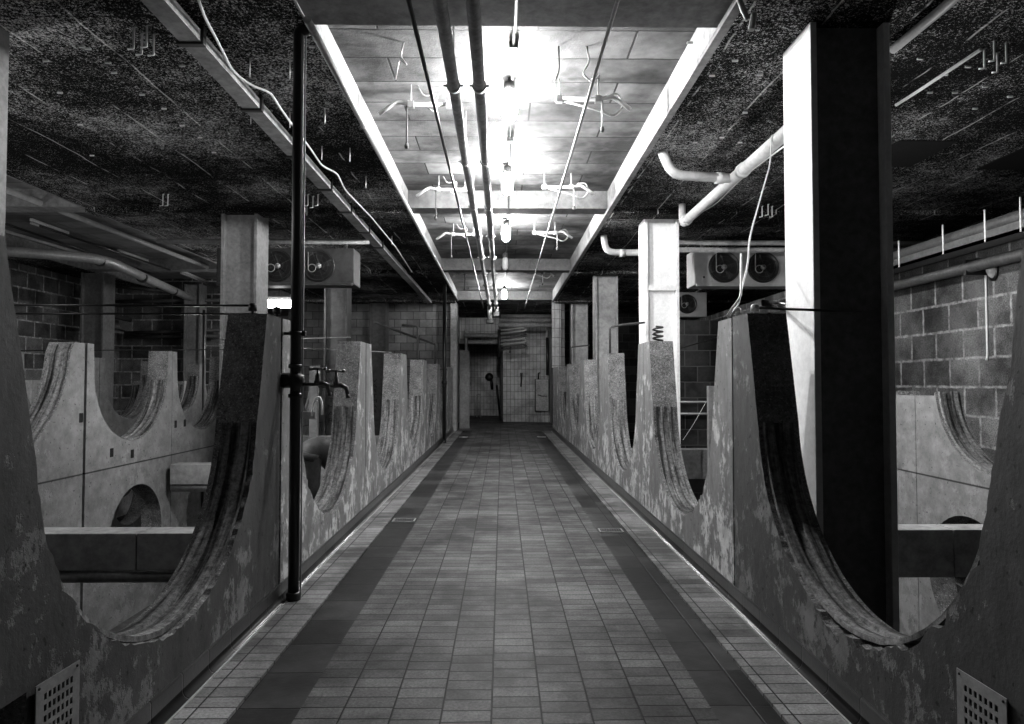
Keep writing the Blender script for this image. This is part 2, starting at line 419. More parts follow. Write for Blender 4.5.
# ------------------------------------------------------------------ ceiling
TOP = 5.0
bm = bmesh.new()
def slab(bm, x0, x1, y0, y1, z, mi=0): box(bm, x0, x1, y0, y1, z, TOP, mi)
slab(bm, CR, 9, -4, 30, ZS); slab(bm, -6.44, CL, -4, 30, ZS); slab(bm, -12, -9.9, -4, 30, ZS)
slab(bm, CL, CR, 22.5, 35, ZS)
struct('ceiling', bm, ['cork'])
struct('ceiling', BX(CL, CR, -4, 22.5, ZC, TOP), 'boards')
struct('ceiling', BX(-9.9, -6.44, -4, 30, ZC, TOP), 'boards_dim')
struct('ceiling', BX(-12, 9, -4, 35, TOP, TOP+.1), 'conc')
# bare concrete cheeks of the coffers
for n_, (x0, x1, y1) in enumerate(((CL-.012, CL+.004, 22.5), (CR-.004, CR+.012, 22.5), (-6.444, -6.42, 30), (-9.92, -9.89, 30))):
    struct('trim_%d' % (3+n_), BX(x0, x1, -4, y1, ZS-.006, ZC), 'conc')
# cross beams between the coffer sides
n_ = 7
for y0, y1 in ((4.6, 5.1), (10.5, 10.86), (16.3, 16.66), (22.1, 22.5)):
    struct('trim_%d' % n_, BX(CL, CR, y0, y1, ZS+.005, ZC), 'conc_beam'); n_ += 1
    struct('trim_%d' % n_, BX(-9.9, -6.44, y0, y1, ZS+.005, ZC), 'conc'); n_ += 1
    if y0 > 5:
        struct('trim_%d' % n_, BX(CR+.09, 8.9, y0, y1, ZS-.07, ZS+.01), 'cork'); n_ += 1
        struct('trim_%d' % n_, BX(-6.40, CL-.06, y0, y1, ZS-.07, ZS+.01), 'cork'); n_ += 1
# rim angles along the coffer
struct('trim_%d' % n_, BX(CR, CR+.07, -4, 22.5, ZS-.035, ZS), 'conc'); n_ += 1
# thin near-black slabs painting the shade in holes where ceiling sheets are missing
for x, y in ((4.75, 7.9), (6.3, 8.0), (5.1, 10.0)):
    struct('trim_%d' % n_, BX(x-.33, x+.33, y-.45, y+.45, ZS-.012, ZS), 'void'); n_ += 1

# ------------------------------------------------------------------ outer walls
struct('wall_right', BX(6.0, 6.3, -4, 30, ZA, 3.55), 'block_side')
struct('wall_right', BX(9, 9.2, -4, 30, ZA, TOP), 'conc_dark')
struct('wall_left', BX(-11.2, -10.9, -4, 19.6, ZA, TOP), 'block_side')
struct('wall_left', BX(-10.9, -7.3, 19.6, 19.8, ZA, TOP), 'block_front')
struct('wall_back', BX(-12, 9.2, -4.2, -4, ZA, TOP), 'conc_dark')
# end of the walkway
struct('wall_front', BX(-7.3, -1.72, 23.4, 23.6, ZA, TOP), 'glazed')
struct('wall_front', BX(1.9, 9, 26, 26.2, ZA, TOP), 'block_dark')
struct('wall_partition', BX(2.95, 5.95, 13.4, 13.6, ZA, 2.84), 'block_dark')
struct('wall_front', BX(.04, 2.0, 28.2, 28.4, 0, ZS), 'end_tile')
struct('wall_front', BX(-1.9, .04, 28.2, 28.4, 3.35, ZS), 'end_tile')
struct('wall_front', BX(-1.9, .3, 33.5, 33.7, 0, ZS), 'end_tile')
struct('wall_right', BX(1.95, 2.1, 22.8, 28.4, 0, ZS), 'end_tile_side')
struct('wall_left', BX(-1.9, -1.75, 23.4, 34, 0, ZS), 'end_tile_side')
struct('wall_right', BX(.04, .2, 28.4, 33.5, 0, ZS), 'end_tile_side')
struct('wall_right', BX(1.66, 1.95, 22.5, 22.8, ZT+.03, ZS), 'end_tile')
struct('wall_left', BX(-1.72, -1.52, 22.8, 23.6, 0, ZS), 'conc')
struct('door_1', BX(-1.50, -1.15, 24.2, 24.25, .0, 2.75), 'steel_dim')
struct('baseboard_back', BX(1.05, 1.94, 27.85, 28.2, 0, .25), 'end_tile')
def small(name, bm, mat, label, cat, group=None, parts=()):
    t = thing(name, label, cat, group=group)
    return t
# steel cabinet on the tiled wall
t = thing('wall_cabinet', 'flat grey metal cabinet on the tiled end wall, right of centre', 'cabinet')
obj('body', BX(1.36, 1.92, 28.02, 28.19, .45, 1.75, bev=.01), 'galv', t)
obj('door', BX(1.39, 1.89, 27.99, 28.02, .49, 1.71, bev=.006), 'pipe', t)
obj('handle', TU([(1.46, 27.97, 1.12), (1.62, 27.95, 1.07), (1.84, 27.97, 1.06)], .018), 'black', t)
obj('frame', TU([(1.36, 27.98, .45), (1.36, 27.98, 1.75), (1.92, 27.98, 1.75), (1.92, 27.98, .45), (1.36, 27.98, .45)], .022, 6), 'black', t)
obj('hook', TU([(1.5, 28.1, 1.75), (1.5, 28.1, 2.0), (1.56, 28.05, 2.02)], .03), 'black', t)
t = thing('door_handle_bar', 'short black lever hanging on the white tiled end wall', 'handle')
obj('bar', TU([(.80, 28.14, 1.98), (.80, 28.10, 1.7), (.78, 28.12, 1.45)], [.05, .035, .03], 8), 'black', t)
obj('plate', BX(.74, .86, 28.16, 28.2, 1.85, 2.02), 'black', t)
t = thing('wall_valve', 'dark valve on the tiled wall of the dim recess', 'valve')
bm = bmesh.new(); lathe(bm, [(.0, 0), (.17, .01), (.2, .08), (.12, .2), (.06, .3), (0, .3)], (-.62, 33.2, 1.9), 16, 'Y'); obj('wheel', bm, 'black', t)
obj('body', TU([(-.55, 33.4, 1.9), (-.5, 33.3, 1.6), (-.48, 33.4, 1.3)], .07, 8), 'black', t)

# ------------------------------------------------------------------ steel columns
LETT = 'VARTMAR'
def column(loc, w, d, label, grp, ztop=ZS-.001, z0=ZA, letters=False, stiff=None, mat='steel', web=None):
    t = thing('steel_column', label, 'column', (loc[0], loc[1], 0), grp)
    tf = .05
    obj('flange', BX(-w/2, -w/2+tf, -d/2, d/2, z0, ztop, bev=.006), mat, t)
    obj('flange', BX(w/2-tf, w/2, -d/2, d/2, z0, ztop, bev=.006), mat, t)
    bm = BX(-w/2+tf, w/2-tf, -d/2+.09, -d/2+.12, z0, ztop)
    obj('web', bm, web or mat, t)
    bm = bmesh.new()
    for sx in (-1, 1):
        for z, dz in ((ztop-.03, .03),): box(bm, sx*w/2-.05*0-(.03 if sx > 0 else 0), sx*w/2+(.03 if sx < 0 else 0), -d/2, d/2, z, z+dz)
    bm.free()
    if stiff: obj('stiffener', BX(-w/2+tf, w/2-tf, -d/2+.01, -d/2+.09, stiff-.04, stiff+.04), 'steel', t)
    if letters:
        for i, ch in enumerate(LETT):
            c = bpy.data.curves.new('letter', 'FONT'); c.body = ch; c.size = .21; c.extrude = .002; c.align_x = 'CENTER'
            tmp = bpy.data.objects.new('tmp', c); COL.objects.link(tmp)
            dg = bpy.context.evaluated_depsgraph_get(); me = bpy.data.meshes.new_from_object(tmp.evaluated_get(dg))
            bpy.data.objects.remove(tmp)
            me.materials.clear(); me.materials.append(M['paint'])
            o = bpy.data.objects.new('letter', me); COL.objects.link(o); o.parent = t
            o.rotation_euler = (pi/2, 0, 0); o.location = (-w/2+.17, -d/2+.087, 1.62-.165*i)
            o.scale = (1.25, .75, 1)
    return t
W = .56
RX, LX = 2.3+W/2, -3.8-W/2
column((2.6, 5.24), .6, .50, 'large dark steel column with white-lit side, nearest on the right of walkway', 'columns right of the walkway', web='steel_dim')  # web takes the darkened paint, so its front shade is in the colour
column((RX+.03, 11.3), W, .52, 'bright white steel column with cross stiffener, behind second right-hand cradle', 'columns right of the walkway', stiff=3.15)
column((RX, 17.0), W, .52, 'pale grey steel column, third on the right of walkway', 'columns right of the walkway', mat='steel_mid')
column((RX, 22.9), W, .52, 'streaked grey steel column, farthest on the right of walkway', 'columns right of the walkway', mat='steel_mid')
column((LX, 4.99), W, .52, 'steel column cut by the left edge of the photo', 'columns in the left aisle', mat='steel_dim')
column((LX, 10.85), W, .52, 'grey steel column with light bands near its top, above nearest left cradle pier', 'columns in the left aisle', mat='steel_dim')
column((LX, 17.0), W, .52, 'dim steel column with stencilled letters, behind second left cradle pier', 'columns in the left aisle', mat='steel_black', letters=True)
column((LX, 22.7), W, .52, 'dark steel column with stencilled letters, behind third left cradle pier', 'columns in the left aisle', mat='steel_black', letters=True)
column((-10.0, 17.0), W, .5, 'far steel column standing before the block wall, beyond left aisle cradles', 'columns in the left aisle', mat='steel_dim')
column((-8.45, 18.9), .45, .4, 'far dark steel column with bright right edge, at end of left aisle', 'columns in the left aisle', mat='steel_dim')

# ------------------------------------------------------------------ beams across the aisles
def beam(x0, x1, y0, y1, z0, z1, label, pipe=True):
    t = thing('concrete_beam', label, 'beam', group='beams between the cradle rows')
    xs = [x0, x0+(x1-x0)*.34, x0+(x1-x0)*.67, x1]
    bm = bmesh.new()
    for a, b in zip(xs, xs[1:]): box(bm, a+.004, b-.004, y0, y1, z0, z1, bev=.006)
    obj('beam_block', bm, 'conc', t)
    if pipe: obj('pipe', TU([(x0, y0+.07, z0-.055), (x1, y0+.07, z0-.055)], .055, 14), 'pipe', t)
beam(-4.6+.005, XL-TH-.005, 5.3, 5.54, .17, .45, 'pale concrete beam on a pipe, seen through the nearest left cradle')
beam(-4.52, XL-TH-.005, 9.4, 9.65, .22, .49, 'short concrete beam with pipe under it, further down left aisle')
beam(-4.6+.005, XL-TH-.005, 14.3, 14.55, .22, .49, 'far concrete beam across the left aisle')
beam(XR+TH+.005, 4.6-.005, 5.62, 5.85, -.0, .39, 'dark concrete beam behind the big column, through nearest right cradle', False)
beam(XR+TH+.005, 4.6-.005, 12.1, 12.4, -.10, .42, 'concrete beam behind the second and third right-hand cradles', False)
beam(XR+TH+.005, 4.6-.005, 9.3, 9.6, -.75, -.35, 'low concrete beam deep in the right aisle', False)

# ------------------------------------------------------------------ lamps over the walkway
def lamp(loc, label, lit=True, power=60, grp='lamps in a row under the coffer'):
    t = thing('pendant_lamp', label, 'lamp', loc, grp)
    bm = bmesh.new(); lathe(bm, [(0, 0), (.055, 0), (.06, -.03), (.062, -.09), (.05, -.10), (0, -.10)]); obj('lamp_cap', bm, 'steel_dark', t)
    bm = bmesh.new(); lathe(bm, [(0, -.10), (.05, -.10), (.07, -.13), (.078, -.28), (.066, -.34), (.036, -.375), (0, -.38)]); obj('glass', bm, ('lit' if power > 100 else 'lit_far') if lit else 'unlit', t)
    obj('stem', TU([(0, 0, 0), (0, 0, ZC-loc[2])], .012), 'steel_dark', t)
    bm = bmesh.new()
    for k in range(4):
        a = pi/4+k*pi/2; c, s_ = cos(a), sin(a); tube(bm, [(c*.06, s_*.06, -.09), (c*.088, s_*.088, -.14), (c*.088, s_*.088, -.29), (c*.02, s_*.02, -.39)], .003, 6)
    obj('guard', bm, 'steel_dark', t)
    return t
LXC = .07
nm = {6.7: 'big glaring lamp nearest the camera under the coffer', 9.3: 'second glaring lamp from the camera under the coffer', 12.4: 'third glaring lamp, just past first concrete beam',
      15.5: 'unlit lamp in the dim bay of the coffer', 20.9: 'farthest glaring lamp, just before the last beam'}
for y, lb in nm.items():
    lamp((LXC, y-.1, 4.54), lb, lit=y != 15.5, power=0 if y == 15.5 else (150 if y < 20 else 70))
# conduit feeding them
t = thing('lamp_conduit', 'thin dark conduit along the middle of coffer, feeding the lamps', 'conduit')
obj('tube', TU([(LXC+.03, -1, ZS-.03), (LXC+.03, 5.1, ZS-.03), (LXC+.03, 5.2, ZC-.03), (LXC+.03, 10.4, ZC-.03), (LXC+.03, 10.45, ZS-.03), (LXC+.03, 10.9, ZS-.03), (LXC+.03, 10.95, ZC-.03), (LXC+.03, 16.25, ZC-.03), (LXC+.03, 16.3, ZS-.03), (LXC+.03, 16.7, ZS-.03), (LXC+.03, 16.75, ZC-.03), (LXC+.03, 21, ZC-.03)], .014, 8), 'steel_dark', t)
for y in (5.9, 8.2, 11.4, 14.2, 18): bm = BX(LXC-.01, LXC+.07, y-.04, y+.04, ZC-.06, ZC-.001, bev=.008); obj('junction_box', bm, 'steel_dark', t)

# ------------------------------------------------------------------ long pipes under the coffer
def longpipe(x, z, r, mat, label, y0=-1, y1=22.9, clamp=1.9, name='ceiling_pipe', drop=None):
    t = thing(name, label, 'pipe', group=None)
    pts = [(x, y0, z), (x, y1, z)] + ([(x, y1, drop)] if drop else [])
    obj('tube', TU(pts, r, 16, fil=.25), mat, t)
    if clamp:
        y = y0+.8
        while y < min(y1, 22):
            bm = bmesh.new()
            lathe(bm, [(r+.001, -.02), (r+.012, -.02), (r+.012, .02), (r+.001, .02)], (x, y, z), 16, 'Y')
            box(bm, x-r-.035, x+r+.035, y-.012, y+.012, z-.008, z+.008)
            tube(bm, [(x, y, z+r), (x, y, ZC if not any(a <= y <= b for a, b in ((4.6, 5.1), (10.5, 10.86), (16.3, 16.66))) else ZS)], .006, 6)
            obj('clamp', bm, 'galv', t); y += clamp
    return t
longpipe(-.395, 4.02, .046, 'pipe', 'thick grey pipe under the coffer, left of the pair', y1=22.05)
longpipe(-.185, 4.02, .046, 'pipe', 'thick grey pipe under the coffer, right of the pair', y1=22.05)
longpipe(-.60, 4.05, .016, 'black', 'thin black conduit sloping under left part of coffer', clamp=0, y1=22.2, name='conduit')
longpipe(.74, 4.05, .014, 'galv', 'thin bright conduit under right part of the coffer', clamp=0, y1=22.2, name='conduit')
# vertical runs at the far end of the pair
t = thing('down_pipe', 'pale lagged pipe dropping at far end, left of the pair', 'pipe')
obj('tube', TU([(-.395, 22.1, 4.07), (-.395, 22.1, 3.66)], .075, 14), 'pvc', t)
obj('valve', BX(-.53, -.26, 22.0, 22.2, 3.52, 3.66, bev=.03), 'black', t)
t = thing('down_pipe', 'pale lagged pipe dropping at far end, right of the pair', 'pipe')
obj('tube', TU([(-.185, 22.1, 4.07), (-.185, 22.1, 3.92)], .075, 14), 'pvc', t)
obj('valve', BX(-.30, -.07, 22.0, 22.2, 3.74, 3.92, bev=.03), 'black', t)
# rim pipe on the left side of the coffer, joined to the black stand pipe
t = thing('rim_pipe', 'slim bright pipe running along the left rim of the coffer', 'pipe')
obj('tube', TU([(-1.43, 4.95, ZS-.035), (-1.43, 22.0, ZS-.035)], .030, 12), 'galv', t)
bm = bmesh.new()
for y in (7, 9.5, 12, 14.5, 17): lathe(bm, [(.03, -.02), (.037, -.02), (.037, .02), (.03, .02)], (-1.43, y, ZS-.035), 14, 'Y')
obj('collar', bm, 'galv', t)

# fittings hung from the coffer (spray pipes)
def spray(x, y, s, label, drop=.42):
    t = thing('spray_fitting', label, 'pipe fitting', (x, y, ZC), 'spray fittings under the coffer')
    obj('arm', TU([(-s*.28, 0, -.30), (-s*.1, 0, -.17), (0, 0, -.20), (s*.46, 0, -.20)], .022, 10, fil=.06), 'pvc', t)
    obj('drop_rod', TU([(0, 0, -.18), (0, 0, -.2-drop)], .010, 8), 'steel_dark' if s > 0 else 'galv', t)
    bm = bmesh.new(); lathe(bm, [(0, -.03), (.018, -.025), (.024, 0), (.018, .025), (0, .03)], (0, 0, -.2-drop), 12); obj('rod_end', bm, 'steel_dark', t)
    for xx in (.04, .42):
        bm = bmesh.new(); tube(bm, [(s*xx, 0, 0), (s*xx, 0, -.2)], .008, 6); box(bm, s*xx-.03, s*xx+.03, -.03, .03, -.235, -.17)
        obj('hanger', bm, 'galv', t)
    obj('flex_hose', TU([(s*.1, .02, 0), (s*.16, .05, -.1), (s*.3, .08, -.05), (s*.27, .05, -.26), (s*.2, .03, -.22)], .008, 6, fil=.05) if s > 0 else
        TU([(s*.46, 0, -.2), (-s*-.02, .03, -.3), (-s*.12, .05, -.36), (-s*.22, .05, -.26), (-s*.17, .04, -.12), (-s*.05, .04, -.15)], .012, 8, fil=.1), 'galv', t)
lefts = ['first white spray fitting on left half of the coffer, with long dark drop rod', 'second spray fitting on left half of coffer, before the concrete beam', 'third spray fitting on left half of coffer, past the beam', 'farthest spray fitting on left half of the coffer']
rights = ['first spray fitting on right half of coffer, with looped hose', 'second spray fitting on right half of coffer, before the concrete beam', 'third spray fitting on right half of coffer, past the beam', 'farthest spray fitting on right half of the coffer']
for (y, a, b) in zip((6.75, 9.75, 12.7, 17.2), lefts, rights):
    spray(-.95, y, 1, a); spray(.98 if y < 7 else 1.02, y-.15, -1, b, drop=.30)
# loose wires and ties in the nearest bays
def wire(name, pts, r, mat, label, cat='wire', fil=.08, group=None, seg=6):
    o = obj(name, TU(pts, r, seg, fil=fil), mat); return tag(o, label, cat, group)
wire('cable_tie_wire', [(-.86, 5.9, ZC), (-.9, 5.95, ZC-.1), (-.84, 6.0, ZC-.16), (-.93, 6.1, ZC-.05), (-.98, 6.2, ZC-.2)], .008, 'galv', 'bent wire hanging from coffer ceiling before first left spray fitting', fil=.04)
wire('cable_tie_wire', [(.75, 5.95, ZC), (.78, 6.0, ZC-.12), (.72, 6.05, ZC-.2), (.82, 6.1, ZC-.26), (.9, 6.15, ZC-.16), (.8, 6.2, ZC-.2)], .008, 'galv', 'tangled wire hanging before the first right spray fitting', fil=.04)
wire('cable_tie_wire', [(.5, 5.95, ZC), (.51, 6, ZC-.2), (.47, 6.05, ZC-.28)], .007, 'steel_dark', 'short dark wire hanging between conduit and tangled wire in coffer', fil=.04)

# ------------------------------------------------------------------ black stand pipes
def stand_pipe(x, y, ztop, label, r=.040, elbow=True):
    t = thing('stand_pipe', label, 'pipe', (x, y, 0))
    pts = [(0, 0, 0), (0, 0, ztop)]
    if elbow: pts += [(.09, -.01, ztop+.0)]
    obj('pipe', TU(pts, r, 18, fil=.05), 'black', t)
    for z in (1.62,):
        bm = bmesh.new(); lathe(bm, [(r, -.13), (r+.012, -.13), (r+.012, -.10), (r, -.10), (r, -.05), (r+.02, -.04), (r+.028, 0), (r+.02, .04), (r, .05), (r, .09), (r+.012, .09), (r+.012, .12), (r, .12)], (0, 0, z), 18); obj('collar', bm, 'black', t)
    bm = bmesh.new(); lathe(bm, [(r, 0), (r+.014, 0), (r+.014, .05), (r, .06)], (0, 0, 0), 18); obj('foot', bm, 'black', t)
    bm = bmesh.new(); lathe(bm, [(r, -.015), (r+.01, -.015), (r+.01, .015), (r, .015)], (0, 0, 1.97), 16)
    tube(bm, [(-r, 0, 1.97), (-.12, 0, 1.97)], .012, 8); box(bm, -.14, -.12, -.02, .02, 1.92, 2.03, bev=.006); box(bm, .045, .075, -.02, .02, 1.95, 1.99, bev=.005)
    obj('bracket', bm, 'black', t)
    return t
sp = stand_pipe(-1.54, 5.12, ZS-.03, 'tall black stand pipe by the nearest left cradle pier, from floor to ceiling')
lathe_b = bmesh.new(); lathe(lathe_b, [(0, -.09), (.045, -.09), (.058, -.05), (.058, .05), (.045, .09), (0, .09)], (-.05, 0, 1.62), 14, 'X'); obj('flange', lathe_b, 'black', sp)
obj('side_tube', TU([(.052, .0, 0.02), (.052, 0, ZS-.06)], .006, 8), 'galv', sp)
stand_pipe(-1.55, 18.4, ZS-.03, 'thin-looking black stand pipe at the far end of left cradles', r=.05, elbow=False)
# twin taps on the stand pipe
def tap(x, y, z, label):
    t = thing('brass_tap', label, 'tap', (x, y, z), 'pair of old taps by the black stand pipe')
    obj('body', TU([(-.13, 0, -.01), (-.02, 0, -.01), (.03, 0, .0), (.075, 0, -.02), (.088, 0, -.075)], [.014]*2+[.022, .018, .015], 12), 'brass', t)
    bm = bmesh.new(); lathe(bm, [(.0, -.02), (.026, -.02), (.028, .0), (.020, .03), (.022, .045), (.012, .055), (.008, .095), (0, .095)], (0, 0, .01), 14); obj('bonnet', bm, 'brass', t)
    bm = bmesh.new(); tube(bm, [(-.055, 0, .105), (.055, 0, .105)], .008, 8); lathe(bm, [(0, -.01), (.012, -.01), (.012, .01), (0, .01)], (-.055, 0, .105), 10, 'X'); lathe(bm, [(0, -.01), (.012, -.01), (.012, .01), (0, .01)], (.055, 0, .105), 10, 'X'); obj('handle', bm, 'brass', t)
    bm = bmesh.new(); lathe(bm, [(0, -.03), (.017, -.03), (.017, 0), (0, 0)], (.089, 0, -.07), 12); obj('spout_end', bm, 'brass', t)
tap(-1.375, 5.12, 1.60, 'old metal tap closest to the black stand pipe')
tap(-1.25, 5.17, 1.585, 'old metal tap further right of the black stand pipe')

# ------------------------------------------------------------------ ceiling rail and cable, left
t = thing('ceiling_rail', 'square galvanised rail running along ceiling left of the coffer', 'rail')
obj('rail', BX(-2.43, -2.27, 1.0, 22, ZS-.13, ZS-.04), 'conc', t)
for y in (5.1, 6.35, 7.68, 9.0, 10.2, 11.6, 12.9): obj('bracket', BX(-2.45, -2.25, y, y+.05, ZS-.15, ZS-.001), 'black', t)
cp = [Vector((*pc(*q, 4.22), 4.22)) for q in ((188, -30), (205, 18), (215, 36), (233, 72), (252, 86), (270, 92), (285, 115), (310, 148), (322, 166), (337, 173), (345, 190), (372, 218), (395, 246), (412, 272))]
wire('ceiling_cable', cp, .011, 'wire', 'loose pale cable snaking along ceiling beside the square rail', 'cable', fil=.2, seg=8)
# ------------------------------------------------------------------ bent hooks, clips and rods on the ceilings
def hook_mesh():
    bm = bmesh.new(); tube(bm, [(.02, 0, 0), (0, 0, -.012), (0, 0, -.17), (-.045, 0, -.175)], .008, 6); return bm
hk = None
def hooks(pts, label, grp):
    global hk
    for x, y in pts:
        if hk is None:
            hk = obj('ceiling_hook', hook_mesh(), 'wire'); tag(hk, label, 'hook', grp); hk.location = (x, y, ZS+.004); o = hk
        else:
            o = hk.copy(); COL.objects.link(o); o.location = (x, y, ZS+.004); o['label'] = label; o['group'] = grp
hooks([pc(x, y) for x, y in ((134, 27), (142, 33), (147, 25), (154, 34))], 'bent metal hook in the cluster of four at upper left of the ceiling', 'hooks at upper left')
hooks([pc(x, y) for x, y in ((984, 48), (994, 40), (997, 52), (1006, 42))], 'bent metal hook in the cluster near the top right corner', 'hooks at upper right')
hooks([pc(x, y) for x, y in ((163, 194), (168, 194))], 'tiny bent hook in the pair before left ceiling beam', 'hooks before the left beam')
hooks([pc(x, y) for x, y in ((308, 194), (313, 196), (318, 194))], 'tiny bent hook just right of the tall black stand pipe', 'hooks right of the stand pipe')
hooks([pc(x, y) for x, y in ((762, 206), (768, 204), (772, 206))], 'tiny bent hook on ceiling above the right-hand fan unit', 'hooks above the fan unit')
rod = None
def rods(pts, label, grp, ln=.16, name='ceiling_rod'):
    me = None
    for x, y in pts:
        if me is None:
            o = obj(name, TU([(0, 0, .002), (0, 0, -ln)], .005, 6), 'wire'); me = o.data
        else:
            o = bpy.data.objects.new(name, me); COL.objects.link(o)
        o.location = (x, y, ZS); tag(o, label, 'rod', grp)
rods([pc(x, y) for x, y in ((250, 58), (290, 60), (251, 108), (290, 112), (325, 108), (322, 146), (350, 148), (366, 176), (307, 205), (392, 236))], 'short thin rod hanging from the ceiling between rail and coffer', 'rods between rail and coffer')
bm0 = None
clips = [(88, 48), (82, 46), (108, 62), (114, 72), (142, 94), (164, 108), (182, 125), (200, 137), (214, 152), (60, 92), (80, 124), (46, 60), (92, 155), (225, 49), (224, 65), (312, 46), (330, 91), (182, 65), (270, 110),
         (690, 42), (712, 75), (735, 60), (760, 74), (700, 122), (722, 137), (695, 142), (745, 112), (740, 142), (920, 58), (945, 74), (968, 66), (955, 92), (985, 86), (930, 92), (975, 108), (1010, 96)]
me = None
for x, y in clips:
    X, Y = pc(x, y)
    if me is None: o = obj('ceiling_clip', BX(-.024, .024, -.007, .007, -.014, .002), 'wire'); me = o.data
    else: o = bpy.data.objects.new('ceiling_clip', me); COL.objects.link(o)
    o.location = (X, Y, ZS)
    sd = 'left' if X < 0 else 'right'
    tag(o, 'small bright metal clip on the dark ceiling %s of the coffer' % sd, 'clip', 'clips on the %s ceiling' % sd)
# thin light seams of sealant on the ceiling
wire('ceiling_conduit', [(pc(896, 104)[0], pc(896, 104)[1], ZS-.01), (pc(915, 92)[0], pc(915, 92)[1], ZS-.01), (pc(981, 48)[0], pc(981, 48)[1], ZS-.01)], .016, 'wire', 'bright thin conduit on the ceiling right of the big column', 'conduit', fil=.2)
wire('ceiling_pipe', [(pc(893, 42)[0], pc(893, 42)[1], ZS-.06), (pc(945, -2)[0], pc(945, -2)[1], ZS-.06), (pc(985, -40)[0], pc(985, -40)[1], ZS-.06)], .035, 'pvc', 'pale pipe on the ceiling leaving the top of big column', 'pipe', fil=.1, seg=12)
wire('hanging_pipe', [P(735, -12, 4.5), P(743, 10, 4.5), P(748, 20, 4.5)], .018, 'pvc', 'short pale pipe end at the top right of the coffer', 'pipe', seg=10)
wire('hanging_pipe', [P(754, 14, 4.6), P(751, 30, 4.6)], .022, 'pvc', 'tapering pale stub beside the short pipe end', 'pipe', seg=10)

# ------------------------------------------------------------------ pale waste pipe, right
t = thing('waste_pipe', 'big pale pipe running along ceiling to the bright white column', 'pipe')
A_ = Vector((2.72, 5.53, 4.0)); B_ = Vector((2.72, 10.1, 4.0))
obj('tube', TU([A_, B_], .068, 18), 'pvc', t)
for y in (5.85, 7.6, 9.95):
    bm = bmesh.new(); lathe(bm, [(.068, -.05), (.082, -.05), (.082, .05), (.068, .05)], (2.72, y, 4.0), 18, 'Y'); obj('socket', bm, 'pvc', t)
obj('end_elbow', TU([(2.72, 10.05, 4.0), (2.72, 10.2, 4.02), (2.72, 10.2, ZS)], .05, 14, fil=.08), 'pvc', t)
obj('branch', TU([(2.66, 7.9, 4.0), (1.98, 7.85, 4.02), (1.86, 7.85, ZS)], .055, 16, fil=.16), 'pvc', t)
obj('branch_collar', TU([(2.60, 7.9, 4.0), (2.50, 7.9, 4.0)], .066, 16), 'pvc', t)
t = thing('waste_pipe', 'second pale elbow pipe on the ceiling, left of the white column', 'pipe')
obj('tube', TU([(1.86, 12.4, ZS), (1.9, 12.4, 4.0), (2.35, 12.4, 3.98), (2.9, 12.2, 3.96)], .06, 16, fil=.16), 'pvc', t)
bm = bmesh.new(); lathe(bm, [(.06, -.05), (.073, -.05), (.073, .05), (.06, .05)], (2.2, 12.4, 3.98), 16, 'X'); obj('socket', bm, 'pvc', t)
wire('drooping_cable', [P(790, 142, 6.9), P(745, 175, 7.8), P(715, 205, 9.0), P(690, 218, 9.9)], .009, 'wire', 'thin cable drooping below the big pale pipe', 'cable', fil=.3)

